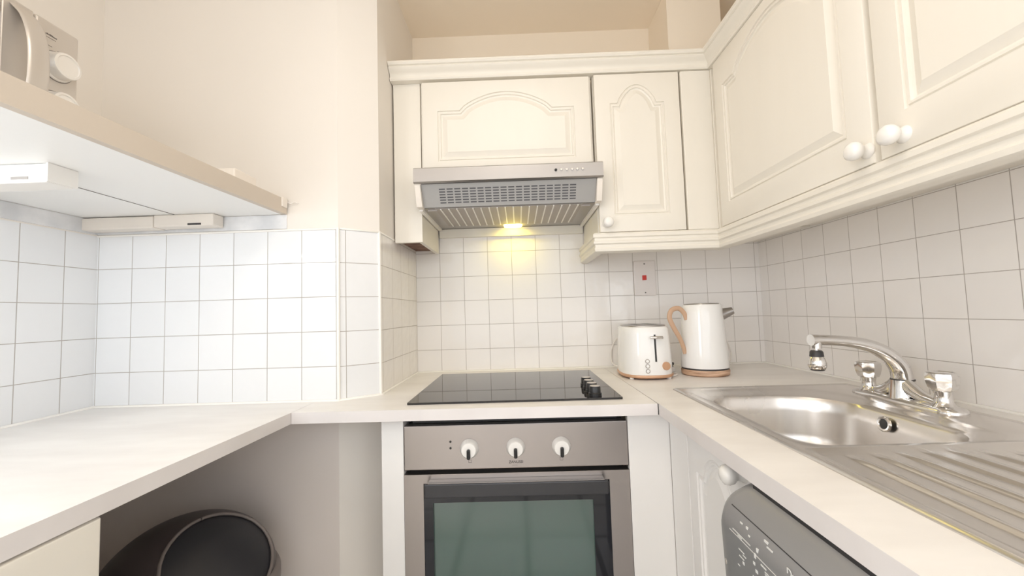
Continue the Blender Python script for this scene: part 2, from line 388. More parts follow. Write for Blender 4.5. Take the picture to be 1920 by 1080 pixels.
# bowl half: deck with dished recess and bowl
outer = [(SX0+.008, YD), (SX1-.008, YD), (SX1-.008, SY1-.008), (SX0+.008, SY1-.008)]
lip = rrect(.782, 1.150, -.985, -.512, [.06, .13, .05, .05], 8)
es = []
for lp in (outer, lip):
    vs = [bm.verts.new((x, y, zt)) for x, y in lp]; es += [bm.edges.new((vs[i], vs[(i+1) % len(vs)])) for i in range(len(vs))]
bmesh.ops.triangle_fill(bm, edges=es, use_beauty=True)
prev = [bm.verts.new((x, y, zt)) for x, y in lip]
inner = rrect(.806, 1.118, -.962, -.572, [.075, .14, .07, .06], 8)
N = len(lip)
def mixl(a, b, t): return [(p[0]*(1-t)+q[0]*t, p[1]*(1-t)+q[1]*t) for p, q in zip(a, b)]
rings = [(mixl(lip, inner, .12), -.002), (mixl(lip, inner, .35), -.005), (mixl(lip, inner, .75), -.0065), (inner, -.010)]
for d, z in [(.004, -.018), (.008, -.045), (.014, -.10), (.022, -.13), (.040, -.147), (.07, -.152), (.12, -.154)]: rings.append((offset_loop(inner, d) if d < .06 else [( .96+(x-.96)*(1-d*4.2), -.767+(y+.767)*(1-d*4.2)) for x, y in inner], z))
for lp, dz in rings:
    cur = [bm.verts.new((x, y, zt+dz)) for x, y in lp]
    for i in range(N): bm.faces.new([prev[i], prev[(i+1) % N], cur[(i+1) % N], cur[i]])
    prev = cur
bm.faces.new(prev)
bowl = link('bowl', bm, 'sink', sink, smooth=42)
# drainer half: height field with ribs running away from the bowl
bm = bmesh.new()
nx, ny = 150, 26
X0, X1 = SX0+.008, SX1-.008; Y0, Y1 = SY0+.008, YD
def ss(a, b, x): t = max(0, min(1, (x-a)/(b-a))); return t*t*(3-2*t)
grid = []
for j in range(ny+1):
    t = j/ny; y = Y1 + (Y0-Y1)*(t if t > .3 else t)
    row = []
    for i in range(nx+1):
        x = X0 + (X1-X0)*i/nx
        reg = ss(.772, .785, x)*(1-ss(1.150, 1.165, x))*ss(-Y1+.002, -Y1+.02, -y)*(1-ss(1.425, 1.445, -y))
        rib = 0
        for k in range(8):
            xc = .825 + .041*k - (y-YD)*(.10-.03*k)*-.35
            st = .01 + .018*abs(k-3.5)*.35
            rib = max(rib, (1-ss(.0035, .0085, abs(x-xc)))*ss(st+.0, st+.03, YD-y)*(1-ss(1.40, 1.415, -y)))
        row.append(bm.verts.new((x, y, zt - .0035*reg + .0038*rib*reg)))
    grid.append(row)
for j in range(ny):
    for i in range(nx): bm.faces.new([grid[j][i], grid[j][i+1], grid[j+1][i+1], grid[j+1][i]])
link('drainer', bm, 'sink', sink, smooth=180)
bm = bmesh.new()
sweep(bm, [(SX0, SY0), (SX1, SY0), (SX1, SY1), (SX0, SY1), (SX0, SY0)][::1], [(0, WT-.002), (-.001, WT+.0025), (-.004, WT+.0055), (-.0085, WT+.0035), (-.0085, WT-.002)], side=1)
link('rim', bm, 'sink', sink, smooth=60)
bm = bmesh.new(); lathe(bm, [(.0165, 0), (.0165, .003), (.0145, .0045), (.0110, .004), (.0100, .002)], 28, axisM((1.106, -.765, .880), (-1, 0, .13)))
ov = link('overflow', bm, 'chrome', sink, smooth=40)
bm = bmesh.new(); lathe(bm, [(.0102, .0012), (.0102, .0028), (0, .0028)], 24, axisM((1.106, -.765, .880), (-1, 0, .13)))
link('overflow_hole', bm, 'black', sink)
bm = bmesh.new(); lathe(bm, [(.038, 0), (.038, .002), (.030, .003), (.012, .001), (0, .001)], 28, axisM((.96, -.767, zt-.1535), (0, 0, 1)))
link('drain', bm, 'chrome', sink, smooth=40)

# tap
tap = thing('kitchen_tap', 'chrome double mixer tap with swivel spout behind the sink bowl', 'tap', (1.2, -.71, zt))
bm = bmesh.new(); base = rrect(1.172, 1.228, -.838, -.585, .027, 6)
z0 = zt
prevd = None
for d, z in [(0, 0), (0, .004), (.004, .009), (.010, .012)]:
    lp = offset_loop(base, d); cur = [bm.verts.new((x, y, z0+z)) for x, y in lp]
    if prevd:
        for i in range(len(cur)): bm.faces.new([prevd[i], prevd[(i+1) % len(cur)], cur[(i+1) % len(cur)], cur[i]])
    else: bm.faces.new(cur[::-1])
    prevd = cur
bm.faces.new(prevd)
for yy in (-.622, -.800): lathe(bm, [(.0265, .002), (.025, .008), (.018, .014), (.0145, .022), (.0135, .034), (.0150, .040), (.0150, .042), (0, .042)], 24, Matrix.Translation((1.2, yy, z0)))
for s in (1, -1): tube(bm, [(1.2, -.71+s*.085, z0+.012), (1.2, -.71+s*.05, z0+.018), (1.2, -.71+s*.025, z0+.030), (1.2, -.71+s*.004, z0+.046)], [.008, .012, .015, .016], 12)
lathe(bm, [(.026, .004), (.0235, .02), (.0215, .040), (.021, .050), (0, .050)], 28, Matrix.Translation((1.2, -.71, z0)))
link('tap_body', bm, 'chrome', tap, smooth=50)
bm = bmesh.new()
tube(bm, [(1.203, -.71, .9635), (1.197, -.71, .992), (1.172, -.71, 1.022), (1.130, -.71, 1.044), (1.075, -.71, 1.0555), (1.020, -.71, 1.060), (1.000, -.71, 1.060)], [.0215, .0205, .018, .0155, .0130, .0130, .0145], 20, squash=(.95, .92), up=(0, 0, 1))
tube(bm, [(1.012, -.71, 1.056), (1.012, -.71, 1.041)], [.0115, .0105], 20, smooth=False)
sp = link('spout', bm, 'chrome', tap, smooth=50)
bm = bmesh.new(); lathe(bm, [(.0217, 0), (.0219, .002), (.0215, .0035)], 24, Matrix.Translation((1.2028, -.71, .9618)))
link('seal_ring', bm, 'wmdark', sp)
bm = bmesh.new(); lathe(bm, [(.005, 1.045), (.005, 1.036), (0, 1.036)], 16, Matrix.Translation((1.011, -.71, 0)))
lathe(bm, [(.0135, 1.022), (.0165, 1.016), (.0185, 1.008), (.0185, 1.000), (.016, .994), (.013, .992)], 28, Matrix.Translation((1.011, -.71, 0)))
ae = link('aerator', bm, 'chrome', sp, smooth=50)
bm = bmesh.new(); lathe(bm, [(.0105, 1.036), (.0130, 1.033), (.0142, 1.022), (0, 1.022)], 28, Matrix.Translation((1.011, -.71, 0)))
link('aerator_collar', bm, 'wmdark', sp, smooth=40)
bm = bmesh.new(); lathe(bm, [(.0155, .9938), (.013, .9900), (0, .9900)], 28, Matrix.Translation((1.011, -.71, 0)))
link('aerator_nozzle', bm, 'wmdark', sp, smooth=40)
for yy in (-.622, -.800):
    bm = bmesh.new()
    lathe(bm, [(.0125, .040), (.0205, .044), (.0235, .050), (.0262, .062), (.0270, .072), (.0250, .0785), (.0215, .0805), (.0205, .0795), (0, .0800)], 56, Matrix.Translation((1.2, yy, z0)), fn=lambda a, h: 1 - (.12*abs(sin(3.5*a))**.8 if .045 < h < .075 else .05*abs(sin(3.5*a))))
    link('tap_knob', bm, 'chrome', tap, smooth=38)

# ------------------------------------------------------------------ panelled doors
def arch_outline(x0, x1, z0, zs, za, flat=0.14):
    """anticlockwise outline with a cathedral arch; zs shoulder height, za apex height"""
    W = x1-x0; a0 = x0+W*flat*1.15; a1 = x1-W*flat*1.15; out = [(x0, z0), (x1, z0), (x1, zs)]
    n = 22; pts = []
    r = zs + .004
    for k in range(n+1):
        t = k/n; x = a1+(a0-a1)*t; s = sin(pi*t)
        z = zs + (za-zs)*(s**0.72)
        pts.append((x, z))
    return out + pts + [(x0, zs)]
PROF = [(0, 0), (.0015, -.0040), (.0042, -.0048), (.0058, -.0015), (.0100, -.0015), (.0116, -.0058), (.0160, -.0075), (.0300, -.0015), (.0325, .0)]
def panel_door(name, w, h, outline, M4, m, parent, th=0.019):
    """front face in local XY (x right, y up), +Z out of the door"""
    bm = bmesh.new(); e = .0035
    def V(x, y, z): return bm.verts.new(M4 @ Vector((x, y, z)))
    rect = [(e, e), (w-e, e), (w-e, h-e), (e, h-e)]
    es = []
    for lp in (rect, outline):
        vs = [V(x, y, 0) for x, y in lp]; es += [bm.edges.new((vs[i], vs[(i+1) % len(vs)])) for i in range(len(vs))]
    bmesh.ops.triangle_fill(bm, edges=es, use_beauty=True)
    prev = [V(x, y, 0) for x, y in outline]; N = len(outline)
    for d, z in PROF[1:]:
        cur = [V(x, y, z) for x, y in offset_loop(outline, d)]
        for i in range(N): bm.faces.new([prev[i], prev[(i+1) % N], cur[(i+1) % N], cur[i]])
        prev = cur
    es = [bm.edges.get((prev[i], prev[(i+1) % N])) for i in range(N)]
    bmesh.ops.triangle_fill(bm, edges=es, use_beauty=True)
    prev = [V(x, y, 0) for x, y in rect]
    for ins, z in ((e*.3, -e*.3), (0, -e), (0, -th)):
        cur = [V(x, y, z) for x, y in [(ins, ins), (w-ins, ins), (w-ins, h-ins), (ins, h-ins)]]
        for i in range(4): bm.faces.new([prev[i], prev[(i+1) % 4], cur[(i+1) % 4], cur[i]])
        prev = cur
    bm.faces.new(prev)
    return link(name, bm, m, parent, smooth=28)
def door_knob(loc, d, parent, m='knobwhite', s=1.0):
    bm = bmesh.new()
    lathe(bm, [(.0150*s, 0), (.0150*s, .002), (.0125*s, .005), (.0100*s, .011), (.0115*s, .015), (.0160*s, .020), (.0178*s, .027), (.0165*s, .034), (.0105*s, .0385), (0, .0400)], 28, axisM(loc, d))
    return link('knob', bm, m, parent, smooth=60)
CH = M['cream']
# hood cabinet (wide)
hc = thing('wall_cabinet', 'wide cream wall cabinet with arched panel door above the cooker hood', 'cabinet', (.3, 0, 1.64))
bxo('cabinet_body', (.003, .597, -.299, -.002, 1.625, 1.957), 'cream', hc)
def rel(o, x, z): return [(a-x, b-z) for a, b in o]
panel_door('door', .579, .318, rel(arch_outline(.064, .534, 1.668, 1.846, 1.908), .010, 1.632), frameM((.010, -.320, 1.632), (1, 0, 0), (0, 0, 1)), 'cream', hc)
nc = thing('wall_cabinet', 'narrow cream wall cabinet with tall arched panel door beside the hood', 'cabinet', (.75, 0, 1.40))
bxo('cabinet_body', (.603, .900, -.299, -.002, 1.404, 1.957), 'cream', nc)
d = panel_door('door', .290, .549, rel(arch_outline(.656, .842, 1.462, 1.850, 1.914, .12), .605, 1.405), frameM((.605, -.320, 1.405), (1, 0, 0), (0, 0, 1)), 'cream', nc)
door_knob((.628, -.320, 1.434), (0, -1, 0), d)
cf = thing('corner_cabinet', 'plain cream corner cabinet panel between the narrow door and the big right doors', 'cabinet', (1.1, 0, 1.40))
bxo('cabinet_body', (.904, XR-.002, -.302, -.002, 1.404, 1.957), 'cream', cf)
bxo('filler_panel', (1.004, XR-.30, -.322, -.302, 1.404, 1.957), 'cream', cf, bevel=.002)
bxo('front_panel', (.902, 1.004, -.318, -.302, 1.404, 1.956), 'cream', cf, bevel=.003)
XD = XR-.300
for (ya, yb, lab) in ((-.345, -.914, 'cream wall cabinet with arched door nearest the corner on the right wall'), (-.926, -1.495, 'cream wall cabinet at the right edge of the photo, second from the corner')):
    c = thing('wall_cabinet', lab, 'cabinet', (1.17, (ya+yb)/2, 1.40), None)
    bxo('cabinet_body', (XD+.0015, XR-.002, yb-.004, ya+.004 if ya < -.5 else -.324, 1.404, 1.957), 'cream', c)
    W = ya-yb
    # local x runs from the far edge toward the camera when seen from the room: +x_local = -Y
    o = arch_outline(.052, W-.058, .070, .452, .520, .12)
    d = panel_door('door', W, .552, o, frameM((XD-.019, ya, 1.405), (0, -1, 0), (0, 0, 1)), 'cream', c)
    ky = -.901 if ya > -.5 else -.973
    door_knob((XD-.019, ky, 1.433), (-1, 0, 0), d)
# left filler column with open brown underside
lf = thing('filler_column', 'narrow cream end panel column left of the hood with raw brown underside', 'cabinet', (-.05, 0, 1.396))
bm = bmesh.new(); box(bm, -.094, 0, -.300, -.285, 1.396, 1.957); box(bm, -.014, 0, -.285, -.019, 1.396, 1.957)
link('end_panel', bm, 'cream', lf)
bxo('inner_board', (-.097, -.015, -.284, -.003, 1.412, 1.432), 'brown', lf)
bxo('top_panel', (-.097, .0, -.284, -.003, 1.937, 1.956), 'cream', lf)
# cornice and light pelmet
bm = bmesh.new()
sweep(bm, [(-.098, -.30), (XD, -.30), (XD, -1.70)], [(-.02, 1.9575), (.024, 1.9575), (.027, 1.962), (.026, 1.969), (.021, 1.972), (.023, 1.978), (.029, 1.984), (.038, 1.990), (.042, 1.996), (.040, 2.000), (.046, 2.002), (.050, 2.007), (.049, 2.013), (.044, 2.017), (-.02, 2.017)], side=1)
tag(link('cornice', bm, 'cream', smooth=30), 'moulded cream cornice running along the tops of the wall cabinets', 'moulding')
bm = bmesh.new()
sweep(bm, [(.604, -.003), (.604, -.30), (XD, -.30), (XD, -1.70)], [(-.008, 1.4035), (.018, 1.4035), (.024, 1.398), (.024, 1.388), (.019, 1.385), (.019, 1.377), (.023, 1.374), (.023, 1.367), (.017, 1.363), (.017, 1.355), (.020, 1.350), (.018, 1.341), (.009, 1.336), (-.008, 1.336)], side=1)
tag(link('light_pelmet', bm, 'cream', smooth=30), 'moulded cream light pelmet along the bottoms of the wall cabinets', 'moulding')

# ------------------------------------------------------------------ cooker hood
hd = thing('cooker_hood', 'slim steel cooker hood with lit yellow lamp over the hob', 'cooker hood', (.3, 0, 1.497))
bxo('hood_body', (.004, .597, -.318, -.019, 1.500, 1.622), 'hoodgrey', hd)
bm = bmesh.new()
pr_ = [(-.318, 1.624), (-.414, 1.6135), (-.422, 1.608), (-.422, 1.566), (-.417, 1.562), (-.412, 1.562), (-.412, 1.604), (-.319, 1.616)]
va = [bm.verts.new((.002, y, z)) for y, z in pr_]; vb = [bm.verts.new((.602, y, z)) for y, z in pr_]
bm.faces.new(va); bm.faces.new(vb[::-1])
for i in range(len(pr_)): bm.faces.new([va[i], va[(i+1) % len(pr_)], vb[(i+1) % len(pr_)], vb[i]])
fp = link('front_panel', bm, 'steel', hd, smooth=35)
for k, bx in enumerate([.453, .470, .487, .504, .520, .537]):
    bm = bmesh.new(); lathe(bm, [(.0042, 0), (.0042, .003), (.0034, .0045), (0, .0048)], 16, axisM((bx, -.422, 1.588), (0, -1, 0)))
    link('button', bm, 'black' if k == 0 else 'chrome', fp, smooth=40)
# slotted inner plate, leaning back
def yz(t): return -.404+.040*t, 1.563-.066*t
bm = bmesh.new()
for (x0, x1) in ((.022, .583),):
    y0, z0_ = yz(0); y1, z1_ = yz(1)
    vs = [bm.verts.new(p) for p in [(x0, y0, z0_), (x1, y0, z0_), (x1, y1, z1_), (x0, y1, z1_), (x0, y0+.006, z0_+.004), (x1, y0+.006, z0_+.004), (x1, y1+.006, z1_+.004), (x0, y1+.006, z1_+.004)]]
    for f in [(0,1,2,3),(7,6,5,4),(0,4,5,1),(1,5,6,2),(2,6,7,3),(3,7,4,0)]: bm.faces.new([vs[i] for i in f])
sl = link('vent_plate', bm, 'hoodgrey', hd)
bm = bmesh.new()
for i in range(18):
    for j in range(6):
        xa = .078+i*.0248; t = .20+j*.115
        ya, za = yz(t); yb, zb = yz(t+.052)
        dx, nv = .0195, .0006
        vs = [bm.verts.new(p) for p in [(xa, ya-nv, za-nv), (xa+dx, ya-nv, za-nv), (xa+dx, yb-nv, zb-nv), (xa, yb-nv, zb-nv), (xa, ya+.002, za+.001), (xa+dx, ya+.002, za+.001), (xa+dx, yb+.002, zb+.001), (xa, yb+.002, zb+.001)]]
        for f in [(0,1,2,3),(7,6,5,4),(0,4,5,1),(1,5,6,2),(2,6,7,3),(3,7,4,0)]: bm.faces.new([vs[i_] for i_ in f])
link('vent_slots', bm, 'slot', sl)
# end caps (white plastic hinges)
for x0, x1 in ((.003, .0215), (.5835, .601)):
    bm = bmesh.new(); pc = [(-.411, 1.5615), (-.411, 1.553), (-.398, 1.520), (-.386, 1.494), (-.356, 1.494), (-.330, 1.5615)]
    va = [bm.verts.new((x0, y, z)) for y, z in pc]; vb = [bm.verts.new((x1, y, z)) for y, z in pc]
    bm.faces.new(va); bm.faces.new(vb[::-1])
    for i in range(len(pc)): bm.faces.new([va[i], va[(i+1) % len(pc)], vb[(i+1) % len(pc)], vb[i]])
    link('end_cap', bm, 'ivory', hd, bevel=.0015)
bxo('underside_plate', (.010, .592, -.3555, -.019, 1.4975, 1.500), 'steel', hd)
bxo('grease_filter', (.055, .545, -.350, -.085, 1.4955, 1.4975), 'filter', hd)
bm = bmesh.new()
for i in range(18):
    x = .072+i*.0268; box(bm, x, x+.0040, -.350, -.088, 1.4925, 1.4955)
link('filter_bars', bm, 'plastic', hd)
for a in (.004, .586): bxo('slide_rail', (a, a+.012, -.354, -.02, 1.489, 1.4975), 'plastic', hd)
bm = bmesh.new(); box(bm, .028, .060, -.338, -.334, 1.492, 1.4975); link('filter_catch', bm, 'filter', hd)
bm = bmesh.new(); box(bm, .540, .572, -.338, -.334, 1.492, 1.4975); link('filter_catch', bm, 'filter', hd)
bm = bmesh.new()
lens = rrect(.272, .348, -.078, -.030, .02, 5)
for d0, z in ((0, 1.4972),): pass
va = [bm.verts.new((x, y, 1.4973)) for x, y in lens]; vb = [bm.verts.new((x, y, 1.4905)) for x, y in offset_loop(lens, .003)]
for i in range(len(va)): bm.faces.new([va[i], vb[i], vb[(i+1) % len(va)], va[(i+1) % len(va)]])
bm.faces.new(vb); bm.faces.new(va[::-1])
link('lamp_lens', bm, 'lamp_glass', hd)
hl = area('hood_lamp_light', (.31, -.055, 1.488), (0, 0, 0), .06, .03, 0.22, (1.0, .78, .03))

# ------------------------------------------------------------------ hob
hob = thing('hob', 'black ceramic glass hob set into the worktop, four knobs on its right', 'hob', (.3, -.34, WT))
bm = bmesh.new(); slab(bm, rrect(.019, .588, -.592, -.098, .004, 3), WT+.0004, WT+.0055)
link('glass_plate', bm, 'glass_black', hob, bevel=.001)
for yy in (-.556, -.508, -.460, -.412):
    bm = bmesh.new(); lathe(bm, [(.0175, 0), (.0175, .006), (.0155, .008), (.0150, .022), (.0135, .0245), (0, .0245)], 28, Matrix.Translation((.522, yy, WT+.0055)))
    k = link('knob', bm, 'black', hob, smooth=35)
    bm = bmesh.new(); lathe(bm, [(.0132, .0245), (.0132, .0252), (0, .0252)], 28, Matrix.Translation((.522, yy, WT+.0055)))
    link('knob_cap', bm, 'mwsilver', k)

# ------------------------------------------------------------------ oven
ov = thing('oven', 'built-in steel oven with three white knobs and dark glass door below the hob', 'oven', (.302, -.3, .27))
bxo('oven_body', (.018, .586, -.570, -.03, .28, .858), 'black', ov)
bxo('control_panel', (.0125, .5925, -.600, -.572, .7445, .8570), 'steel_dark', ov, bevel=.002)
bxo('gap_strip', (.030, .572, -.5745, -.5705, .8585, .880), 'black', ov)  # black strip stands in for the shaded gap above the oven
def ring(bm, r0, r1, y0, y1):
    (a, b, c, d_), (e, f, g, h) = r0, r1
    box(bm, a, e, y0, y1, c, d_); box(bm, f, b, y0, y1, c, d_); box(bm, e, f, y0, y1, h, d_); box(bm, e, f, y0, y1, c, g)
dr = bpy.data.objects.new('oven_door', None)
bm = bmesh.new(); ring(bm, (.0125, .5925, .285, .7345), (.0625, .5410, .33, .7120), -.603, -.574)
dr = link('oven_door', bm, 'steel_dark', ov)
bm = bmesh.new(); ring(bm, (.0625, .5410, .33, .7120), (.086, .498, .36, .662), -.601, -.594)
link('glass_border', bm, 'oven_frit', dr)
bxo('glass_pane', (.0625, .5410, -.5935, -.589, .33, .7120), 'oven_pane', dr)
bm = bmesh.new(); box(bm, .071, .532, -.633, -.624, .687, .7215); link('handle', bm, 'handle', dr, bevel=.003)
bm = bmesh.new(); box(bm, .080, .523, -.6300, -.604, .7216, .7228); link('handle_edge', bm, 'steel', dr)
for kx in (.183, .303, .421):
    bm = bmesh.new(); lathe(bm, [(.0245, 0), (.0245, .003), (.0215, .008), (.020, .016), (.018, .0185), (0, .019)], 32, axisM((kx, -.600, .797), (0, -1, 0)))
    k = link('knob', bm, 'knobwhite', ov, smooth=40)
    bm = bmesh.new(); box(bm, kx-.0045, kx+.0045, -.6265, -.612, .7765, .801); link('pointer', bm, 'black', k, bevel=.003)
for z in (.8155, .799):
    bm = bmesh.new(); lathe(bm, [(.003, 0), (.003, .001), (0, .001)], 14, axisM((.134, -.600, z), (0, -1, 0))); link('indicator_light', bm, 'black', ov)
FM = lambda x, z, y=-.6003: frameM((x, y, z), (1, 0, 0), (0, 0, 1))
text_obj('brand_lettering', 'ZANUSSI', .0095, FM(.303, .7600), 'inkdark', ov)
text_obj('small_lettering', '-------', .006, FM(.300, .7525), 'ink', ov)
for a, b in ((.180, .7605), (.4165, .7615)):
    bm = bmesh.new(); ring(bm, (a, a+.008, b, b+.008), (a+.0008, a+.0072, b+.0008, b+.0072), -.6005, -.600); link('printed_symbol', bm, 'ink', ov)

# ------------------------------------------------------------------ base panels around the oven
pn = bxo('base_end_panel', (-.045, .0115, -.602, -.30, .0, .8815), 'white', None)
tag(pn, 'narrow white upright panel left of the oven', 'panel')
pn = bxo('base_corner_panel', (.5940, .7000, -.602, -.584, .0, .8815), 'white', None); tag(pn, 'plain white corner panel right of the oven', 'panel')
pn = bxo('corner_post', (.700, .718, -.710, -.603, .0, .8815), 'white', None, bevel=.0015); tag(pn, 'white upright strip between the corner panel and the arched base door', 'panel')
bc = thing('base_cabinet', 'white base cabinet with arched door between corner and washing machine', 'cabinet', (1.0, -.84, 0))
bxo('cabinet_body', (.721, XR-.01, -.975, -.712, .10, .70), 'white', bc)
W = .262
d = panel_door('door', W, .755, arch_outline(.042, W-.042, .06, .668, .722, .12), frameM((.700, -.7125, .118), (0, -1, 0), (0, 0, 1)), 'white', bc)
door_knob((.700, -.948, .856), (-1, 0, 0), d, 'knobwhite', .95)
# left base cabinet under the worktop, near the camera
lb = thing('base_cabinet', 'cream base cabinet with arched door under the left worktop, beside the bin bay', 'cabinet', (-.6, -1.4, 0))
bxo('cabinet_body', (XL+.01, -.292, -1.94, -1.092, .05, .8815), 'cream', lb)
W = .50
o = arch_outline(.048, W-.048, .06, .70, .742, .10)
panel_door('door', W, .78, o, frameM((-.271, -1.092-W, .098), (0, 1, 0), (0, 0, 1)), 'cream', lb)

# ------------------------------------------------------------------ washing machine
wm = thing('washing_machine', 'dark graphite washing machine with printed control fascia under the sink worktop', 'washing machine', (.98, -1.28, 0))
bxo('machine_body', (.722, XR-.02, -1.590, -1.000, .01, .862), 'wm', wm)
bm = bmesh.new()
ny_, nz_ = 40, 26
Ya, Yb = -.985, -1.590; Za, Zb = .700, .8760
g = []
for j in range(nz_+1):
    row = []
    for i in range(ny_+1):
        u = i/ny_; v = j/nz_
        z = Za+(Zb-Za)*v; y = Ya+(Yb-Ya)*u
        e1 = min((Ya-y), (y-Yb))                         # distance from either end
        rnd = .030*(1-min(1, e1/.040))**2.2             # rounded ends
        top = .040*max(0, (v-.62)/.38)**1.8              # leans back at the top
        ctop = 0
        if v > .72: # rounded upper corners
            cut = .036*((v-.72)/.28)**2.5
            y = y - cut*(1-u)**6 + cut*u**6
        row.append(bm.verts.new((.622+rnd+top+.006*(1-v), y, z)))
    g.append(row)
for j in range(nz_):
    for i in range(ny_): bm.faces.new([g[j][i], g[j][i+1], g[j+1][i+1], g[j+1][i]])
edge = [g[0][i] for i in range(ny_+1)] + [g[j][ny_] for j in range(1, nz_+1)] + [g[nz_][i] for i in range(ny_-1, -1, -1)] + [g[j][0] for j in range(nz_-1, 0, -1)]
back = [bm.verts.new((.725, v.co.y, v.co.z)) for v in edge]
for i in range(len(edge)): bm.faces.new([edge[i], back[i], back[(i+1) % len(edge)], edge[(i+1) % len(edge)]])
bm.faces.new(back)
fa = link('control_fascia', bm, 'wm', wm, smooth=60)
bxo('top_trim', (.6615, .722, -1.560, -1.045, .8745, .8816), 'wmdark', wm)
def fz(z): v = (z-Za)/(Zb-Za); return .622 + .040*max(0, (v-.62)/.38)**1.8 + .006*(1-v)
bm = bmesh.new(); box(bm, fz(.8455)-.0005, fz(.8455)+.004, -1.56, -1.030, .845, .8460)
link('seam_line', bm, 'wmdark', wm)
text_obj('printed_text', 'Drying', .0125, frameM((fz(.832)-.0004, -1.182, .832), (0, -1, 0), (0, 0, 1)), 'mark', wm)
bm = bmesh.new()
MARKS = [(-1.042, .8165, .300, .0006)]
for px_y, z, w_, h_ in MARKS + [(-1.062, .8345, .006, .0022), (-1.077, .8335, .0045, .0040), (-1.064, .818, .010, .0016), (-1.116, .8375, .008, .0035), (-1.124, .8350, .012, .0018), (-1.108, .820, .004, .006), (-1.050, .8205, .045, .0010), (-1.066, .8010, .014, .0014), (-1.076, .7975, .008, .0014), (-1.066, .7915, .012, .0014), (-1.074, .7850, .004, .004), (-1.105, .8120, .004, .006), (-1.102, .8020, .004, .004), (-1.106, .7940, .005, .004), (-1.120, .8110, .011, .0018), (-1.128, .8070, .008, .0014), (-1.128, .8040, .005, .0014), (-1.086, .8290, .004, .002), (-1.060, .7760, .005, .0014), (-1.098, .7840, .006, .0014)]:
    x_ = fz(z+h_/2)-.0005; box(bm, x_, x_+.003, px_y-w_, px_y, z, z+h_)
link('printed_marks', bm, 'mark', wm)
bm = bmesh.new(); lathe(bm, [(.0055, 0), (.005, .004), (0, .005)], 16, axisM((.631, -1.020, .757), (-1, .2, 0)))
link('button', bm, 'mwsilver', wm, smooth=50)

# ------------------------------------------------------------------ bin
bn = thing('swing_bin', 'dark grey dome lidded swing bin in the bay under the left worktop', 'bin', (-.4605, -.712, 0))
bx_, by_ = -.4605, -.712
bm = bmesh.new(); lathe(bm, [(.135, 0), (.140, .01), (.166, .46), (.170, .49), (.170, .495), (0, .495)], 56, Matrix.Translation((bx_, by_, 0)))
link('bin_body', bm, 'bin_rim', bn, smooth=40)
bm = bmesh.new(); lathe(bm, [(.172, .490), (.184, .494), (.1875, .508), (.187, .532), (.182, .542), (.172, .545)], 56, Matrix.Translation((bx_, by_, 0)))
link('bin_collar', bm, 'bin_rim', bn, smooth=50)
# dome with slanted opening
nrm = Vector((.699, -.200, .686)).normalized()
bm = bmesh.new(); R1, H1, z1 = .177, .1557, .5357
lathe(bm, [(R1*cos(a), z1+H1*sin(a)) for a in [pi/2*k/24 for k in range(24)]] + [(0, z1+H1)], 72, Matrix.Translation((bx_, by_, 0)))
cpt = Vector((bx_, by_, z1)) + nrm*.1261
geom = bm.verts[:] + bm.edges[:] + bm.faces[:]
r = bmesh.ops.bisect_plane(bm, geom=geom, plane_co=cpt, plane_no=nrm, clear_outer=True)
cut = [e for e in r['geom_cut'] if isinstance(e, bmesh.types.BMEdge)]
loop = []
if cut:
    adj = {}
    for e in cut:
        for a, b in ((e.verts[0], e.verts[1]), (e.verts[1], e.verts[0])): adj.setdefault(a, []).append(b)
    ends = [v for v in adj if len(adj[v]) == 1]
    cur = ends[0] if ends else cut[0].verts[0]; prv = None
    while cur:
        loop.append(cur.co.copy()); nx_ = [q for q in adj[cur] if q is not prv]
        prv, cur = cur, (nx_[0] if nx_ and (len(loop) < len(adj)) else None)
ld = link('lid', bm, 'bin', bn, smooth=60)
ld.modifiers.new('solid', 'SOLIDIFY').thickness = .004
bm = bmesh.new(); tube(bm, loop[::2] if (loop[::2][-1]-loop[-1]).length < 1e-6 else loop[::2]+[loop[-1]], .0038, 8, smooth=False)
link('lid_rim', bm, 'bin_rim', ld, smooth=60)
# flap: slightly bulged disc filling the opening
bm = bmesh.new()
cen = sum(loop, Vector())/len(loop); low = (loop[0]+loop[-1])/2; cen = cen if (loop[0]-loop[-1]).length < .03 else cen*.6+low*.4
rings_ = []
for s_, out in ((.985, -.003), (.9, .001), (.7, .007), (.45, .012), (.2, .014)):
    rings_.append([bm.verts.new(cen + (p-cen)*s_ + nrm*out) for p in loop])
for a, b in zip(rings_, rings_[1:]):
    for i in range(len(a)): bm.faces.new([a[i], a[(i+1) % len(a)], b[(i+1) % len(a)], b[i]])
bm.faces.new(rings_[-1])
link('flap', bm, 'bin_flap', ld, smooth=70)

# ------------------------------------------------------------------ shelf with microwave
sh = thing('wall_shelf', 'thick white shelf board with beige front edge on the left wall', 'shelf', (-.63, -1.0, 1.451))
def xs(y): return -.3435 + (y+.513)*.035     # front edge, slightly out of square
bm = bmesh.new(); slab(bm, [(XL+.005, -1.95), (xs(-1.95)-.016, -1.95), (xs(-.519)-.016, -.519), (XL+.005, -.519)], 1.451, 1.493)
link('board', bm, 'shelf', sh)
bm = bmesh.new(); slab(bm, [(xs(-1.95)-.0155, -1.95), (xs(-1.95), -1.95), (xs(-.519), -.519), (xs(-.519)-.0155, -.519)], 1.4508, 1.4935)
link('front_edging', bm, 'shelf_face', sh)
bm = bmesh.new(); box(bm, -.6415, -.6395, -1.9, -.56, 1.4500, 1.4512); link('board_joint', bm, 'ink', sh)
bm = bmesh.new(); box(bm, xs(-.52)-.030, xs(-.52)+.003, -.545, -.519, 1.468, 1.4955); 
br_ = link('end_bracket', bm, 'ivory', sh, bevel=.002)
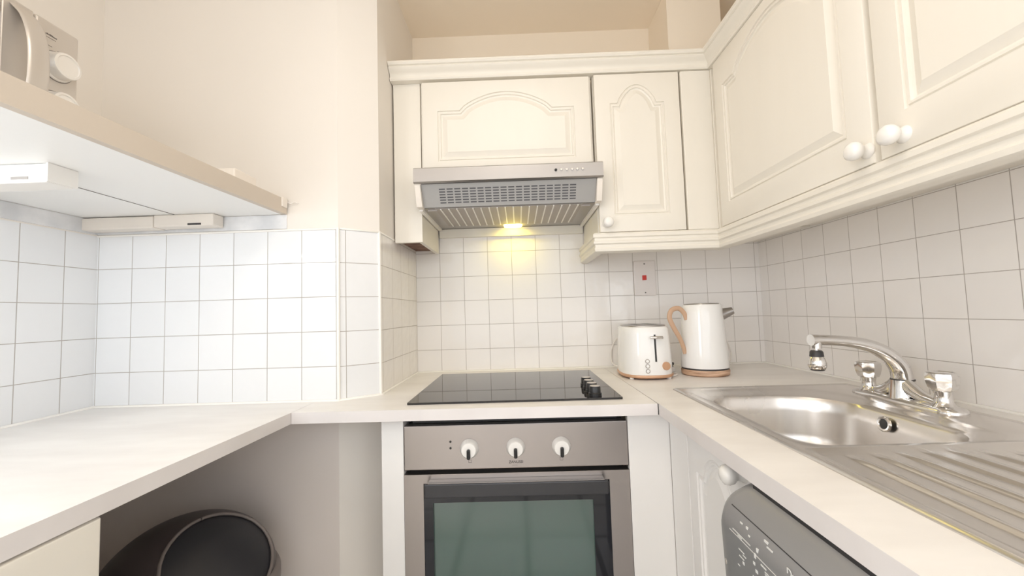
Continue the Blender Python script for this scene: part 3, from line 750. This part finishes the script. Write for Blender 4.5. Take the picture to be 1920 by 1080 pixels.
# cable clip wire at the shelf end
bm = bmesh.new(); tube(bm, [(xs(-.52)+.002, -.521, 1.486), (xs(-.52)+.012, -.520, 1.482), (xs(-.52)+.022, -.518, 1.486), (xs(-.52)+.032, -.517, 1.482)], .0014, 6)
tag(link('cable_end', bm, 'cable'), 'short white wire end on the wall by the shelf tip', 'cable')
# small pale lid lying on the shelf
lid = thing('light_fitting_cover', 'small pale plastic cover lying on the far end of the shelf', 'plastic cover', (-.395, -.63, 1.4935))
bm = bmesh.new()
pts0 = [(-.375, -.700), (-.370, -.690), (-.372, -.600), (-.384, -.592), (-.425, -.600), (-.430, -.690), (-.420, -.703)]
slab(bm, pts0, 1.4937, 1.500); slab(bm, [(-.376, -.690), (-.376, -.605), (-.424, -.605), (-.424, -.690)], 1.500, 1.529)
o_ = link('cover', bm, 'ivory', lid, bevel=.003)
# strip lights below the shelf
def strip(name, x0, x1, yc, label, m, half=.020, z0=1.4145, z1=1.4505, split=None):
    t = thing(name, label, 'strip light', ((x0+x1)/2, yc, 1.4505), 'strip lights under the shelf')
    if split:
        bxo('casing', (x0, split, yc-half, yc+half, z0, z1-.002), m, t, bevel=.003)
        bxo('end_casing', (split+.002, x1, yc-half, yc+half, z0+.002, z1), m, t, bevel=.003)
    else: bxo('casing', (x0, x1, yc-half, yc+half, z0, z1), m, t, bevel=.003)
    return t
s1 = strip('strip_light', -.905, -.528, -.541, 'ivory strip light casing along the wall under the shelf', 'ivory', .0205, split=-.700)
bm = bmesh.new(); box(bm, -.600, -.562, -.5625, -.5612, 1.419, 1.424); link('switch_slot', bm, 'wmdark', s1)
s2 = strip('strip_light', -.86, -.545, -.922, 'white strip light casing under the shelf at the left edge of the photo', 'plastic', .024)
bm = bmesh.new(); box(bm, -.612, -.580, -.9472, -.9455, 1.421, 1.426); link('switch_slot', bm, 'filter', s2)
bxo('end_plate', (-.545, -.541, -.948, -.896, 1.416, 1.4505), 'plastic', s2)
s3 = thing('strip_light', 'lit white strip light under the shelf, just beyond the left edge of the photo', 'strip light', (-.62, -1.31, 1.4505), 'strip lights under the shelf')
bxo('casing', (-.88, -.36, -1.35, -1.27, 1.440, 1.4505), 'plastic', s3)
bm = bmesh.new(); tube(bm, [(-.87, -1.31, 1.428), (-.37, -1.31, 1.428)], .010, 16, smooth=False); link('lamp_tube', bm, 'tube', s3, smooth=50)

mw = thing('microwave', 'silver microwave with two round dials and curved handle on the shelf', 'microwave', (-.75, -1.07, 1.4935))
MX = -.600; yR, yP = -.851, -.930; yE = -1.300
bxo('casing', (XL+.012, MX-.012, yE, yR+.001, 1.5050, 1.757), 'mwsilver', mw, bevel=.004)
for yy in (yE+.05, yR-.05):
    bm = bmesh.new(); lathe(bm, [(.012, 1.4937), (.014, 1.506), (0, 1.506)], 16, Matrix.Translation((-.66, yy, 0))); link('foot', bm, 'black', mw)
bxo('control_panel', (MX-.012, MX, yP+.0012, yR, 1.500, 1.758), 'mwsilver', mw, bevel=.004)
bm = bmesh.new(); ring2 = (yE, yP-.0012, 1.500, 1.758)
def ringx(bm, r0, r1, x0, x1):
    (a, b, c, d_), (e, f, g_, h) = r0, r1
    box(bm, x0, x1, a, e, c, d_); box(bm, x0, x1, f, b, c, d_); box(bm, x0, x1, e, f, h, d_); box(bm, x0, x1, e, f, c, g_)
ringx(bm, (yE, yP-.0012, 1.500, 1.758), (yE+.04, yP-.050, 1.54, 1.72), MX-.012, MX)
dd = link('door', bm, 'mwsilver', mw, bevel=.0025)
bxo('window', (MX-.011, MX-.003, yE+.04, yP-.050, 1.54, 1.72), 'mwglass', dd)
bm = bmesh.new(); 
hp = [(MX+.001, yP-.0225, 1.747), (MX+.022, yP-.0225, 1.722), (MX+.036, yP-.0225, 1.68), (MX+.040, yP-.0225, 1.628), (MX+.036, yP-.0225, 1.576), (MX+.022, yP-.0225, 1.530), (MX+.001, yP-.0225, 1.508)]
tube(bm, hp, .0175, 16, squash=(1.0, .22), up=(1, 0, 0))
link('door_handle', bm, 'mwsilver', dd, smooth=50)
for kz in (1.672, 1.590):
    bm = bmesh.new(); lathe(bm, [(.0290, 0), (.0285, .003), (.0262, .005), (.0258, .021), (.0245, .0245), (.0205, .0255), (.0195, .0235), (0, .0235)], 36, axisM((MX, -.8905, kz), (1, 0, 0)))
    link('dial', bm, 'dial', mw, smooth=40)
    bm = bmesh.new()
    lathe(bm, [(.0302, 0), (.0302, .0006), (0, .0006)], 36, axisM((MX, -.8905, kz), (1, 0, 0))); link('dial_ring', bm, 'ink', mw)
FMw = lambda y, z: frameM((MX+.0003, y, z), (0, 1, 0), (0, 0, 1))
bm = bmesh.new()
for i in range(9): box(bm, MX, MX+.0006, -.9115+i*.0022, -.9115+i*.0022+.0015, 1.7285, 1.7285+random.choice([.002, .003, .0035]))
box(bm, MX, MX+.0005, -.911, -.894, 1.7235, 1.7241); box(bm, MX, MX+.0005, -.911, -.900, 1.7075, 1.7083)
for y, z in ((-.890, 1.7045), (-.886, 1.7055), (-.882, 1.7045), (-.858, 1.68), (-.858, 1.665)): box(bm, MX, MX+.0005, y, y+.002, z, z+.0012)
link('printed_marks', bm, 'ink', mw)

# ------------------------------------------------------------------ switch, toaster, kettle
sw = thing('cooker_switch', 'white double wall switch plate with small red rocker on the tiles', 'switch', (.844, 0, 1.27))
bxo('plate', (.800, .888, -.0115, -.0005, 1.197, 1.340), 'switch', sw, bevel=.003)
bxo('red_rocker', (.8325, .8495, -.0155, -.0116, 1.260, 1.280), 'red', sw, bevel=.0015)
for z in (1.209, 1.327):
    bm = bmesh.new(); lathe(bm, [(.003, 0), (.0028, .001), (0, .0012)], 12, axisM((.8435, -.0117, z), (0, -1, 0))); link('screw', bm, 'ink', sw)

tx, ty = .760, -.215
to = thing('toaster', 'white toaster with copper dial and chrome lever beside the kettle', 'toaster', (tx, ty, WT))
def sell(hw, hd, n=44, p=3.0, ang=0.0, cx=tx, cy=ty):
    out = []
    for k in range(n):
        a = 2*pi*k/n; c, s = cos(a), sin(a)
        x = hw*math.copysign(abs(c)**(2/p), c); y = hd*math.copysign(abs(s)**(2/p), s)
        out.append((cx + x*cos(ang)-y*sin(ang), cy + x*sin(ang)+y*cos(ang)))
    return out
TA = radians(-4)
def loft(bm, levels, cap=True):
    prev = None
    for lp, z in levels:
        cur = [bm.verts.new((x, y, z)) for x, y in lp]
        if prev:
            for i in range(len(cur)): bm.faces.new([prev[i], prev[(i+1) % len(cur)], cur[(i+1) % len(cur)], cur[i]])
        elif cap: bm.faces.new(cur[::-1])
        prev = cur
    if cap: bm.faces.new(prev)
def TL(hw, hd, p=2.7): return sell(hw, hd, ang=TA, p=p)
bm = bmesh.new(); loft(bm, [(TL(.086, .116), WT+.006), (TL(.089, .119), WT+.010), (TL(.0885, .1185), WT+.014), (TL(.086, .116), WT+.016)])
link('copper_base', bm, 'copper', to, smooth=40)
for a_, b_ in ((-.06, -.085), (.06, -.085), (-.06, .085), (.06, .085)):
    bm = bmesh.new(); lathe(bm, [(.007, 0), (.008, .007), (0, .007)], 12, Matrix.Translation((tx+a_*cos(TA)-b_*sin(TA), ty+a_*sin(TA)+b_*cos(TA), WT+.0002))); link('foot', bm, 'cable', to)
bm = bmesh.new(); loft(bm, [(TL(.0855, .1155), WT+.016), (TL(.0865, .1165), WT+.025), (TL(.0850, .1145), WT+.09), (TL(.0815, .111), WT+.150), (TL(.080, .109), WT+.166), (TL(.0765, .1055), WT+.172), (TL(.073, .102), WT+.1735)])
link('toaster_body', bm, 'bodywhite', to, smooth=40)
bm = bmesh.new(); loft(bm, [(TL(.071, .100), WT+.1736), (TL(.070, .099), WT+.1775), (TL(.062, .091), WT+.1785)])
tp = link('steel_top', bm, 'steel', to, smooth=40)
bm = bmesh.new()
for s in (-.024, .024):
    c_ = [(s-.012, -.07), (s+.012, -.07), (s+.012, .07), (s-.012, .07)]
    slab(bm, [(tx+a*cos(TA)-b*sin(TA), ty+a*sin(TA)+b*cos(TA)) for a, b in c_], WT+.1780, WT+.1789)
link('bread_slots', bm, 'black', tp)
# front details: local frame on the front face
fx = Vector((cos(TA), sin(TA), 0)); fn_ = Vector((sin(TA), -cos(TA), 0))
def tf(a, z, out=0.0): # a along face, z above worktop
    t = (z-.025)/.14; hw = .0865-.006*t; hd_ = .1165-.007*t
    yy = hd_*(1-min(.999, abs(a)/hw)**2.7)**(1/2.7)
    return Vector((tx, ty, WT+z)) + fx*a + fn_*(yy+out)
bm = bmesh.new()
a_ = .014
for (z0q, z1q) in ((.060, .148),):
    p = [tf(a_-.0028, z0q, .0020), tf(a_+.0028, z0q, .0020), tf(a_+.0028, z1q, .0020), tf(a_-.0028, z1q, .0020)]
    q = [v - fn_*.003 for v in p]; P_ = [bm.verts.new(v) for v in p]; Q_ = [bm.verts.new(v) for v in q]
    bm.faces.new(P_); bm.faces.new(Q_[::-1])
    for i in range(4): bm.faces.new([P_[i], Q_[i], Q_[(i+1) % 4], P_[(i+1) % 4]])
link('lever_slot', bm, 'inkdark', to)
bm = bmesh.new(); tube(bm, [tf(a_-.019, .1385, .014), tf(a_, .1395, .016), tf(a_+.022, .1385, .014)], [.0055, .0065, .0065], 14, squash=(1, .75)); tube(bm, [tf(a_, .139, .0), tf(a_, .139, .015)], .004, 10, smooth=False)
link('lever', bm, 'chrome', to, smooth=50)
bm = bmesh.new(); lathe(bm, [(.0135, -.002), (.0135, .006), (.012, .009), (0, .0095)], 28, axisM(tf(.046, .045, 0), fn_ + fx*.25))
link('copper_dial', bm, 'copper', to, smooth=40)
for z in (.030, .046, .062):
    bm = bmesh.new(); lathe(bm, [(.0072, -.001), (.0072, .0022), (.0055, .0028), (0, .0026)], 24, axisM(tf(-.014, z, 0), fn_))
    b_ = link('button', bm, 'filter', to, smooth=30)
    bm = bmesh.new(); lathe(bm, [(.0048, .0026), (.0048, .0034), (0, .0036)], 24, axisM(tf(-.014, z, 0), fn_)); link('button_cap', bm, 'bodywhite', b_)

kx, ky = .966, -.235
ke = thing('kettle', 'tall white kettle with tan wooden handle and wood base', 'kettle', (kx, ky, WT))
K = Matrix.Translation((kx, ky, WT))
bm = bmesh.new(); lathe(bm, [(.072, .0003), (.077, .004), (.078, .018), (.076, .021), (0, .021)], 48, K); link('wood_base', bm, 'wood', ke, smooth=40)
bm = bmesh.new(); lathe(bm, [(.0755, .021), (.0755, .0265), (0, .0265)], 48, K); link('heating_base', bm, 'wmdark', ke, smooth=40)
bm = bmesh.new(); lathe(bm, [(.0765, .0265), (.0770, .032), (.0745, .08), (.0705, .15), (.0665, .215), (.0645, .238), (.0620, .242), (.058, .243)], 56, K); link('kettle_body', bm, 'bodywhite', ke, smooth=40)
bm = bmesh.new(); lathe(bm, [(.0575, .2425), (.056, .2455), (.030, .2475), (0, .248)], 48, K); link('lid', bm, 'steel', ke, smooth=40)
bm = bmesh.new()
tube(bm, [(kx+.050, ky-.02, WT+.205), (kx+.070, ky-.026, WT+.211), (kx+.091, ky-.034, WT+.219)], [.024, .0185, .0125], 20, squash=(1, .95))
link('spout', bm, 'steel', ke, smooth=50)
bm = bmesh.new(); hx = kx-.0665
tube(bm, [(hx+.004, ky-.02, WT+.192), (hx-.003, ky-.021, WT+.212), (hx-.022, ky-.024, WT+.231), (hx-.048, ky-.027, WT+.226), (hx-.058, ky-.029, WT+.200), (hx-.045, ky-.029, WT+.165), (hx-.026, ky-.026, WT+.130), (hx-.014, ky-.022, WT+.100), (hx-.008, ky-.020, WT+.075)], [.0066, .0066, .0066, .0068, .0068, .0066, .0062, .0060, .0055], 14, squash=(1.25, .75), up=(0, 1, 0))
link('handle', bm, 'tan', ke, smooth=50)

bm = bmesh.new(); tube(bm, [(kx+.05, -.10, WT+.004), (kx+.175, -.04, WT+.006), (kx+.205, -.020, WT+.04), (kx+.195, -.014, WT+.09), (kx+.165, -.012, WT+.15), (kx+.12, -.012, WT+.17)], .0028, 8)
tag(link('kettle_cable', bm, 'cable'), 'white cable looping up the tiles behind the kettle', 'cable')
bm = bmesh.new(); tube(bm, [(.715, -.05, WT+.004), (.692, -.03, WT+.02), (.690, -.015, WT+.06), (.712, -.012, WT+.11), (.76, -.012, WT+.14)], .0028, 8)
tag(link('toaster_cable', bm, 'cable'), 'white cable arching up the tiles behind the toaster', 'cable')
pl = thing('power_plug', 'small black and white plug and flex lying between toaster and kettle', 'plug', (.872, -.16, WT))
bxo('plug_body', (.858, .886, -.175, -.150, WT+.0005, WT+.018), 'cable', pl, bevel=.003)
bm = bmesh.new(); tube(bm, [(.862, -.164, WT+.027), (.884, -.164, WT+.030)], .005, 10, smooth=False); box(bm, .866, .880, -.170, -.158, WT+.018, WT+.026); link('plug_pins', bm, 'wmdark', pl)
bm = bmesh.new(); tube(bm, [(.858, -.172, WT+.006), (.850, -.200, WT+.004), (.866, -.235, WT+.0035), (.852, -.262, WT+.0035), (.832, -.270, WT+.0035)], .003, 8); link('flex', bm, 'cable', pl)

# ceiling lamp (out of view, lights the room)
cl = thing('ceiling_lamp', 'round opal ceiling lamp in the middle of the kitchen ceiling', 'ceiling lamp', (.30, -1.30, ZC))
bm = bmesh.new(); lathe(bm, [(.17, ZC-.001), (.17, ZC-.012), (0, ZC-.012)], 40, Matrix.Translation((.30, -1.30, 0))); link('lamp_base', bm, 'white', cl)
bm = bmesh.new(); lathe(bm, [(.15, ZC-.012), (.145, ZC-.04), (.10, ZC-.056), (0, ZC-.060)], 40, Matrix.Translation((.30, -1.30, 0))); link('lamp_shade', bm, 'lampshade', cl, smooth=60)
